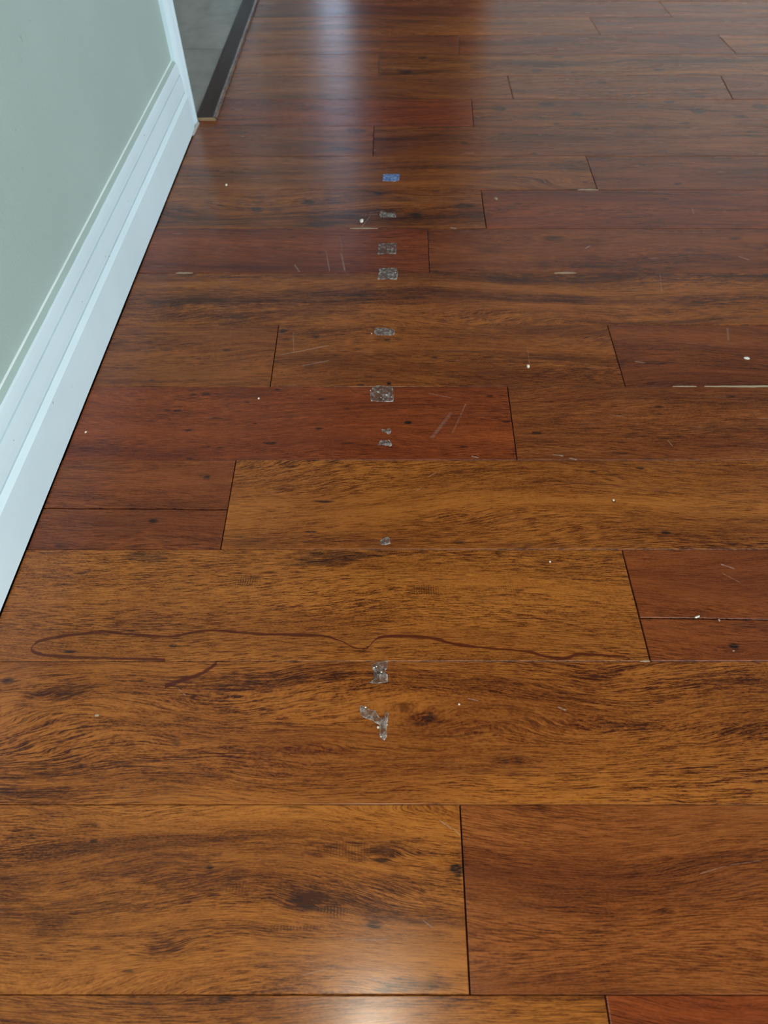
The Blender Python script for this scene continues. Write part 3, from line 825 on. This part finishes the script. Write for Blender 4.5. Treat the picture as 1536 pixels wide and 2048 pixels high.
o = new_obj('painted_edge', bev_bm, M_cutin, sk, smooth=True)
o['label'] = 'top bevel painted in the wall colour'
new_obj('caulk_bead', cau_bm, M_caulk, sk, smooth=True)

# door casing: moulded board standing at the end of the wall
CP = [(0.0, -TH_B), (0.0, -0.0085), (0.0012, -0.0068), (0.0040, -0.0062), (0.0090, -0.0040), (0.0160, -0.0022), (0.0225, -0.0012), (0.0232, -0.0024),
      (0.0250, -0.0024), (0.0258, -0.0004), (0.0290, 0.0002), (0.0345, 0.0002), (0.0366, -0.0003), (0.0372, -0.0016), (0.0372, -TH_B)]
def casing(name, flip, z0, z1):
    bm = bmesh.new()
    lo, hi = [], []
    for a, d in CP:
        s = S_CASE + a if not flip else S_FAR + 0.0372 - a
        lo.append(bm.verts.new(wl(s, d, z0)))
        hi.append(bm.verts.new(wl(s, d, z1)))
    m = len(CP)
    for i in range(m):
        bm.faces.new((lo[i], lo[(i + 1) % m], hi[(i + 1) % m], hi[i]))
    bm.faces.new(lo)
    bm.faces.new(hi)
    return tag(new_obj(name, bm, M_trim), kind='structure')
casing('trim_1', False, 0.0008, 2.086)
casing('trim_2', True, 0.0008, 2.086)
bm = bmesh.new()
wbox(bm, S_CASE + 0.0372, S_FAR, -TH_B, -0.0006, 2.05, 2.086)
tag(new_obj('trim_3', bm, M_trim), kind='structure')
# jamb lining inside the opening
bm = bmesh.new()
wbox(bm, S_DOOR - 0.0055, S_DOOR - 0.0004, -TH_B - 0.10, -TH_B, 0.004, 2.05)
wbox(bm, S_FAR + 0.0004, S_FAR + 0.0055, -TH_B - 0.10, -TH_B, 0.004, 2.05)
wbox(bm, S_DOOR - 0.0055, S_FAR + 0.0055, -TH_B - 0.10, -TH_B, 2.044, 2.05)
tag(new_obj('door_1', bm, M_trim), kind='structure')

# ------------------------------------------------------------------ rest of the room
def wall_with_hole(name, axis, c0, c1, a0, a1, z0, z1, h):
    """wall slab between c0..c1 on its thin axis with one opening h=(a,b,z,z)"""
    ha, hb, hz0, hz1 = h
    segs = [(a0, ha, z0, z1), (hb, a1, z0, z1), (ha, hb, hz1, z1)]
    if hz0 > z0 + 1e-4:
        segs.append((ha, hb, z0, hz0))
    lst = []
    for p, q, r, s in segs:
        lst.append((c0, c1, p, q, r, s) if axis == 'x' else (p, q, c0, c1, r, s))
    return tag(boxes(name, lst, M_plain), kind='structure')
wall_with_hole('wall_right', 'x', RX, RX + 0.12, FY, BY, -0.012, CH, (0.45, 3.05, 0.15, 1.75))
wall_with_hole('wall_back', 'y', BY, BY + 0.12, -0.40, RX + .12, -0.012, CH, (-0.335, 0.50, 0.02, 2.06))
wall_with_hole('wall_front', 'y', FY - 0.12, FY, -0.50, RX + .12, -0.012, CH, (-0.30, 2.3, 0.20, 2.20))
tag(boxes('ceiling', [(-2.95, RX + 0.12, FY - 0.12, BY + 0.12, CH, CH + 0.1)], M_ceil), kind='structure')
# next room (tiles)
wall_with_hole('wall_tiles_left', 'x', -2.9, -2.8, 0.4, 4.0, -0.05, CH, (1.2, 2.6, 0.55, 2.05))
tag(boxes('wall_tiles_front', [(-2.9, -0.50, 0.3, 0.4, -0.05, CH)], M_plain), kind='structure')
tag(boxes('wall_tiles_back', [(-2.9, -0.50, 4.0, 4.1, -0.05, CH)], M_plain), kind='structure')

# entrance: dark timber door with a narrow sidelight on its left
def glass(name='window_glass', tint=(1, 1, 1)):
    g = G(name)
    gl = g.n('BsdfGlossy')
    gl.inputs['Roughness'].default_value = 0.02
    tr = g.n('BsdfTransparent')
    tr.inputs[0].default_value = (*tint, 1)
    mx = g.n('MixShader')
    mx.inputs[0].default_value = 0.08
    g.t.links.new(tr.outputs[0], mx.inputs[1])
    g.t.links.new(gl.outputs[0], mx.inputs[2])
    return g.end(mx.outputs[0])
M_glass = glass()
M_dimmed = glass('dimmed_glass', (0.55, 0.58, 0.64))  # grey tint added to dim the sidelight's reflection on the floor
tag(boxes('window_1', [(-0.335, -0.318, BY + .01, BY + .10, .02, 2.06), (-0.190, -0.172, BY + .01, BY + .10, .02, 2.06),
                       (-0.318, -0.190, BY + .01, BY + .10, 2.0, 2.06), (-0.318, -0.190, BY + .01, BY + .10, .02, .06)], M_door), kind='structure')
w1 = bpy.data.objects['window_1']
boxes('pane', [(-0.318, -0.190, BY + .05, BY + .054, .06, 2.0)], M_dimmed, w1)
dr = boxes('door_2', [(-0.1715, 0.4295, BY + .02, BY + .06, .018, 2.061)], M_door)
tag(dr, kind='structure')
boxes('panel', [(x0, x0 + .21, BY + .008, BY + .02, z0, z1) for x0 in (-0.11, 0.15) for z0, z1 in ((.25, .95), (1.1, 1.85))], M_door, dr)
tag(boxes('trim_4', [(0.430, 0.505, BY - .02, BY + .0, .0, 2.1), (0.430, 0.48, BY, BY + .1, .02, 2.06)], M_frame), kind='structure')
def window(name, axis, c, h, bars):
    a, b, z0, z1 = h
    t = 0.05
    seg = [(a, a + t, z0, z1), (b - t, b, z0, z1), (a + t, b - t, z0, z0 + t), (a + t, b - t, z1 - t, z1)]
    seg += [(x - t / 2, x + t / 2, z0 + t, z1 - t) for x in bars]
    o = boxes(name, [((c, c + .06, *s) if axis == 'x' else (s[0], s[1], c, c + .06, s[2], s[3])) for s in seg], M_trim)
    tag(o, kind='structure')
    g = (c + .03, c + .034, a + t, b - t, z0 + t, z1 - t) if axis == 'x' else (a + t, b - t, c + .03, c + .034, z0 + t, z1 - t)
    boxes('pane', [g], M_glass, o)
window('unseen_window_2', 'x', RX + .02, (0.45, 3.05, 0.15, 1.75), [1.75])  # unseen window, placed and sized to light the left and back walls
window('unseen_window_3', 'y', FY - .10, (-0.30, 2.3, 0.20, 2.20), [1.0])  # unseen window behind the camera, added to light floor and left wall
window('unseen_window_4', 'x', -2.88, (1.2, 2.6, 0.55, 2.05), [1.9])  # unseen window added to bring light onto the tiles

# ------------------------------------------------------------------ what sticks to and lies on the floor
def film(name, body, cloud, alpha, tint=None):
    """clear mounting tape gone cloudy: wrinkled, partly see-through"""
    g = G(name)
    P = g.n('TexCoord').outputs['Object']
    n1 = g.noise(P, 190.0, 3.0, 0.6)
    n2 = g.noise(P, 1100.0, 2.0, 0.6)
    hz = g.step(g.math('MULTIPLY_ADD', g.math('SUBTRACT', n2, 0.5), 0.35, n1), 0.40, 0.68)
    col = g.mix(hz, body, cloud)
    h = g.math('MULTIPLY_ADD', n2, 0.22, n1)
    nrm = g.bump(h, 0.7, 0.0010)
    b = g.bsdf(col, 0.25, nrm, **{'Specular IOR Level': 0.45})
    tr = g.n('BsdfTransparent')
    tr.inputs[0].default_value = (*(tint or (0.92, 0.92, 0.92)), 1)
    mx = g.n('MixShader')
    g.put(mx.inputs[0], g.math('MULTIPLY_ADD', hz, 0.35, alpha, clamp=True))
    g.t.links.new(tr.outputs[0], mx.inputs[1])
    g.t.links.new(b.outputs[0], mx.inputs[2])
    return g.end(mx.outputs[0])
M_film = film('cloudy_tape', lin(112, 94, 84), lin(168, 158, 150), 0.30)
M_grey = film('grey_tape', lin(118, 106, 98), lin(160, 154, 150), 0.48)
M_blue = film('blue_tape', lin(88, 118, 180), lin(132, 156, 200), 0.80)
M_rim = film('tape_edge', lin(150, 136, 124), lin(208, 200, 192), 0.38)
M_rimb = film('blue_tape_edge', lin(120, 124, 150), lin(160, 160, 176), 0.6)
M_sparkle_chip = paint('white_sparkle_chip', lin(240, 238, 232), 0.4)  # white dots painted in for the tape's sparkle, one a torn chip

FL = 0.6
def patch(label, px, mats=(M_film, M_rim), rim=0.0009, flecks=(), thick=0.0005, bumps=0.0004):
    pts = [at(*p) for p in px]
    # put extra points on the long edges and make them a little ragged
    out = []
    for i, a in enumerate(pts):
        b = pts[(i + 1) % len(pts)]
        n = max(1, int((b - a).length / 0.0022))
        for k in range(n):
            q = a.lerp(b, k / n)
            j = 0.0 if k == 0 else 0.00022
            out.append((q.x + R.uniform(-j, j), q.y + R.uniform(-j, j)))
    area = sum(out[i - 1][0] * out[i][1] - out[i][0] * out[i - 1][1] for i in range(len(out)))
    if area < 0:
        out.reverse()
    cx = sum(p[0] for p in out) / len(out)
    cy = sum(p[1] for p in out) / len(out)
    loc = [(x - cx, y - cy) for x, y in out]
    inn = inset(loc, rim)
    root = empty('tape_remnant', (cx, cy, 0.0))
    tag(root, label, 'tape remnant', 'tape remnants stuck in a line across the planks')
    bm = bmesh.new()
    r0 = [bm.verts.new((x, y, -0.0002)) for x, y in loc]
    r1 = [bm.verts.new((x, y, thick * 0.8)) for x, y in inset(loc, rim * 0.15)]
    r2 = [bm.verts.new((x, y, thick * R.uniform(1.0, 1.7))) for x, y in inset(loc, rim * 0.55)]
    r3 = [bm.verts.new((x, y, thick * 0.9)) for x, y in inn]
    n = len(loc)
    for a, b in ((r0, r1), (r1, r2), (r2, r3)):
        for i in range(n):
            bm.faces.new((a[i], a[(i + 1) % n], b[(i + 1) % n], b[i]))
    new_obj('torn_edge', bm, mats[1], root, smooth=True)
    bm = bmesh.new()
    f = bm.faces.new([bm.verts.new((x, y, thick * 0.9)) for x, y in inn])
    bmesh.ops.triangulate(bm, faces=[f])
    for _ in range(2):
        bmesh.ops.subdivide_edges(bm, edges=[e for e in bm.edges if e.calc_length() > 0.0016], cuts=1)
        bmesh.ops.triangulate(bm, faces=[q for q in bm.faces if len(q.verts) > 3])
    for v in bm.verts:
        if not v.is_boundary:
            v.co.z += R.uniform(-0.4, 1.0) * bumps
    new_obj('film', bm, mats[0], root, smooth=True)
    for fx, fy, fr in flecks:
        c = at(fx, fy)
        blob('fleck', M_sparkle_chip, (c.x - cx, c.y - cy, thick + 0.0003), fr * FL, root)
    return root

def blob(name, mat, loc, r, parent=None, sx=1.0, sz=0.6, rot=0.0, seed=0):
    """small irregular crumb"""
    bm = bmesh.new()
    bmesh.ops.create_icosphere(bm, subdivisions=2, radius=1.0)
    q = random.Random(seed + int(abs(loc[0]) * 1e5))
    for v in bm.verts:
        v.co *= q.uniform(0.78, 1.12)
        v.co = Vector((v.co.x * r * sx, v.co.y * r, v.co.z * r * sz))
    o = new_obj(name, bm, mat, parent, loc)
    o.rotation_euler.z = rot
    return o

patch('blue tinted rectangle of tape, farthest of the line, near the dark knots',
      [(766, 349), (800, 348), (798, 361), (788, 363), (765, 362)], (M_blue, M_rimb))
patch('thin grey strip of tape narrowed at its middle, beside a white crumb',
      [(760, 424), (768, 423), (776, 427), (791, 425), (792, 435), (782, 434), (772, 435), (759, 434)], (M_grey, M_rim))
patch('dull grey-brown rectangle of tape on the reddish plank, left of an end joint',
      [(757, 488), (793, 486), (792, 508), (774, 507), (755, 509)], (M_film, M_grey), bumps=0.0002)
patch('glittering clear rectangle of tape lying across a plank seam below the dull one',
      [(759, 537), (794, 536), (796, 546), (794, 559), (775, 558), (755, 559)], (M_grey, M_rim), flecks=[(761, 545, 0.0013), (791, 546, 0.0011)])
patch('long low rounded piece of grey tape with a tiny torn corner on its left',
      [(750, 657), (757, 656), (786, 658), (790, 661), (788, 669), (782, 671), (752, 670), (748, 666)], (M_grey, M_rim), flecks=[(743, 668, 0.0012)])
patch('large crinkled clear square of tape with sparkle-like white flakes at the orange and red plank seam',
      [(746, 774), (756, 771), (786, 774), (787, 803), (766, 804), (742, 802), (740, 787)], flecks=[(773, 791, 0.0017), (756, 785, 0.0012), (762, 796, 0.0009), (741, 782, 0.0010), (783, 795, 0.0009)], bumps=0.0008)
patch('small wedge of cloudy tape, upper of two scraps below the crinkled square',
      [(762, 858), (772, 860), (780, 857), (783, 862), (780, 868), (777, 869), (772, 865), (765, 864)], (M_grey, M_rim), rim=0.0007)
patch('tapering scrap of cloudy tape, lower of two below the crinkled square',
      [(761, 881), (776, 881), (778, 879), (782, 885), (784, 891), (780, 893), (768, 890), (754, 891), (758, 886)], (M_grey, M_rim), rim=0.0007)
patch('rounded thumbnail-size scrap of grey tape alone on the orange plank',
      [(760, 1082), (766, 1077), (774, 1074), (780, 1077), (781, 1088), (772, 1090), (759, 1090)], (M_grey, M_rim), rim=0.0008, bumps=0.0007)
patch('hourglass-shaped torn tape remnant just below the wavy dark vein',
      [(742, 1330), (748, 1327), (758, 1324), (775, 1321), (775, 1334), (771, 1341), (767, 1346), (775, 1349), (776, 1364), (757, 1367), (737, 1366), (745, 1360), (753, 1357), (754, 1352), (761, 1349), (760, 1344), (755, 1341), (746, 1340)],
      (M_film, M_rim), flecks=[(748, 1336, 0.0012), (753, 1334, 0.0010), (763, 1345, 0.0013)], bumps=0.0006)
patch('Y-shaped torn tape remnant nearest the viewer, left of a ring knot',
      [(719, 1412), (725, 1411), (733, 1416), (742, 1420), (751, 1421), (757, 1432), (765, 1440), (769, 1434), (771, 1424), (778, 1426), (776, 1440), (773, 1455), (773, 1475), (768, 1482), (764, 1478), (759, 1474), (759, 1450), (752, 1446), (743, 1440), (733, 1437), (722, 1432), (720, 1422)],
      (M_film, M_rim), flecks=[(731, 1415, 0.0013), (762, 1474, 0.0009), (774, 1450, 0.0009)], bumps=0.0006)

def crumb(label, px, py, w_px, h_px, mat=M_crumb, rot=0.0, sz=0.55):
    c = at(px, py)
    mm = abs(at(px + 1, py).x - c.x)
    my = abs(at(px, py - 1).y - at(px, py + 1).y) / 2
    ry = h_px * my / 2
    z = ry * sz * 0.75
    o = blob('crumb', mat, (c.x, c.y, z), ry, None, sx=(w_px * mm / 2) / ry, sz=sz, rot=rot, seed=int(px))
    return tag(o, label, 'crumb', 'crumbs and specks on the floor')
crumb('white crescent crumb left of the narrow grey tape strip', 723.5, 444, 8, 6)
crumb('round white crumb on the orange plank near a short split', 1056, 734, 6, 6)
crumb('pale rice-like crumb on the dark red plank at the right', 1493, 717.5, 13, 5, rot=-0.15)
crumb('white grain-shaped crumb just above the split in the right-hand plank', 1394, 1234, 14, 4, rot=0.35)
crumb('tiny beige crumb caught in the split of the right-hand plank', 1438, 1241, 5, 5, M_filler)
crumb('tiny white crumb above and right of the ring knot', 918, 1409, 4, 4)
crumb('white crumb in the crook of the Y-shaped tape remnant', 756, 1455, 5, 5)
crumb('flat pinkish chip on the dark grain far left of the Y-shaped tape', 194, 1431, 9, 5, M_filler, sz=0.3)
crumb('tiny white crumb in the doorway corner of the floor, near the skirting', 453, 371, 4, 3.5)
crumb('tiny white crumb on the red plank left of the crinkled tape square', 517.5, 797.5, 4, 3.5)
crumb('tiny pale crumb on the red plank close to the white skirting', 172, 865, 4, 4)
crumb('small pale speck beside the black nail-like hole at the right', 1467, 1302, 5, 3, M_filler, sz=0.3)
crumb('tiny pale crumb on the orange plank right of the wavy vein plank seam', 1100, 1124, 4, 4)
crumb('small white crumb beside the black hole-like speck on the long orange plank', 1227, 1001, 4, 4)
crumb('pale dust flake on the reddish plank right of an end joint, far away', 992, 398, 7, 4, M_filler, sz=0.3)

# chip of dried caulk hanging at the foot of the casing
bm = bmesh.new()
a, b = at(397, 250), at(393, 272)
pts = [(wl(S_DOOR - 0.004, 0.0003), 0.0035), (wl(S_DOOR - 0.004, 0.0032), 0.001), (wl(S_DOOR - 0.050, 0.0022), 0.001), (wl(S_DOOR - 0.060, 0.0003), 0.003)]
lo = [bm.verts.new((p.x, p.y, 0.0002)) for p, z in pts]
hi = [bm.verts.new((p.x, p.y, z + 0.0015)) for p, z in pts]
for i in range(4):
    bm.faces.new((lo[i], lo[(i + 1) % 4], hi[(i + 1) % 4], hi[i]))
bm.faces.new(hi)
bm.faces.new(lo)
tag(new_obj('caulk_chip', bm, M_dry), 'sliver of pale dried caulk at the foot of the door casing', 'caulk')
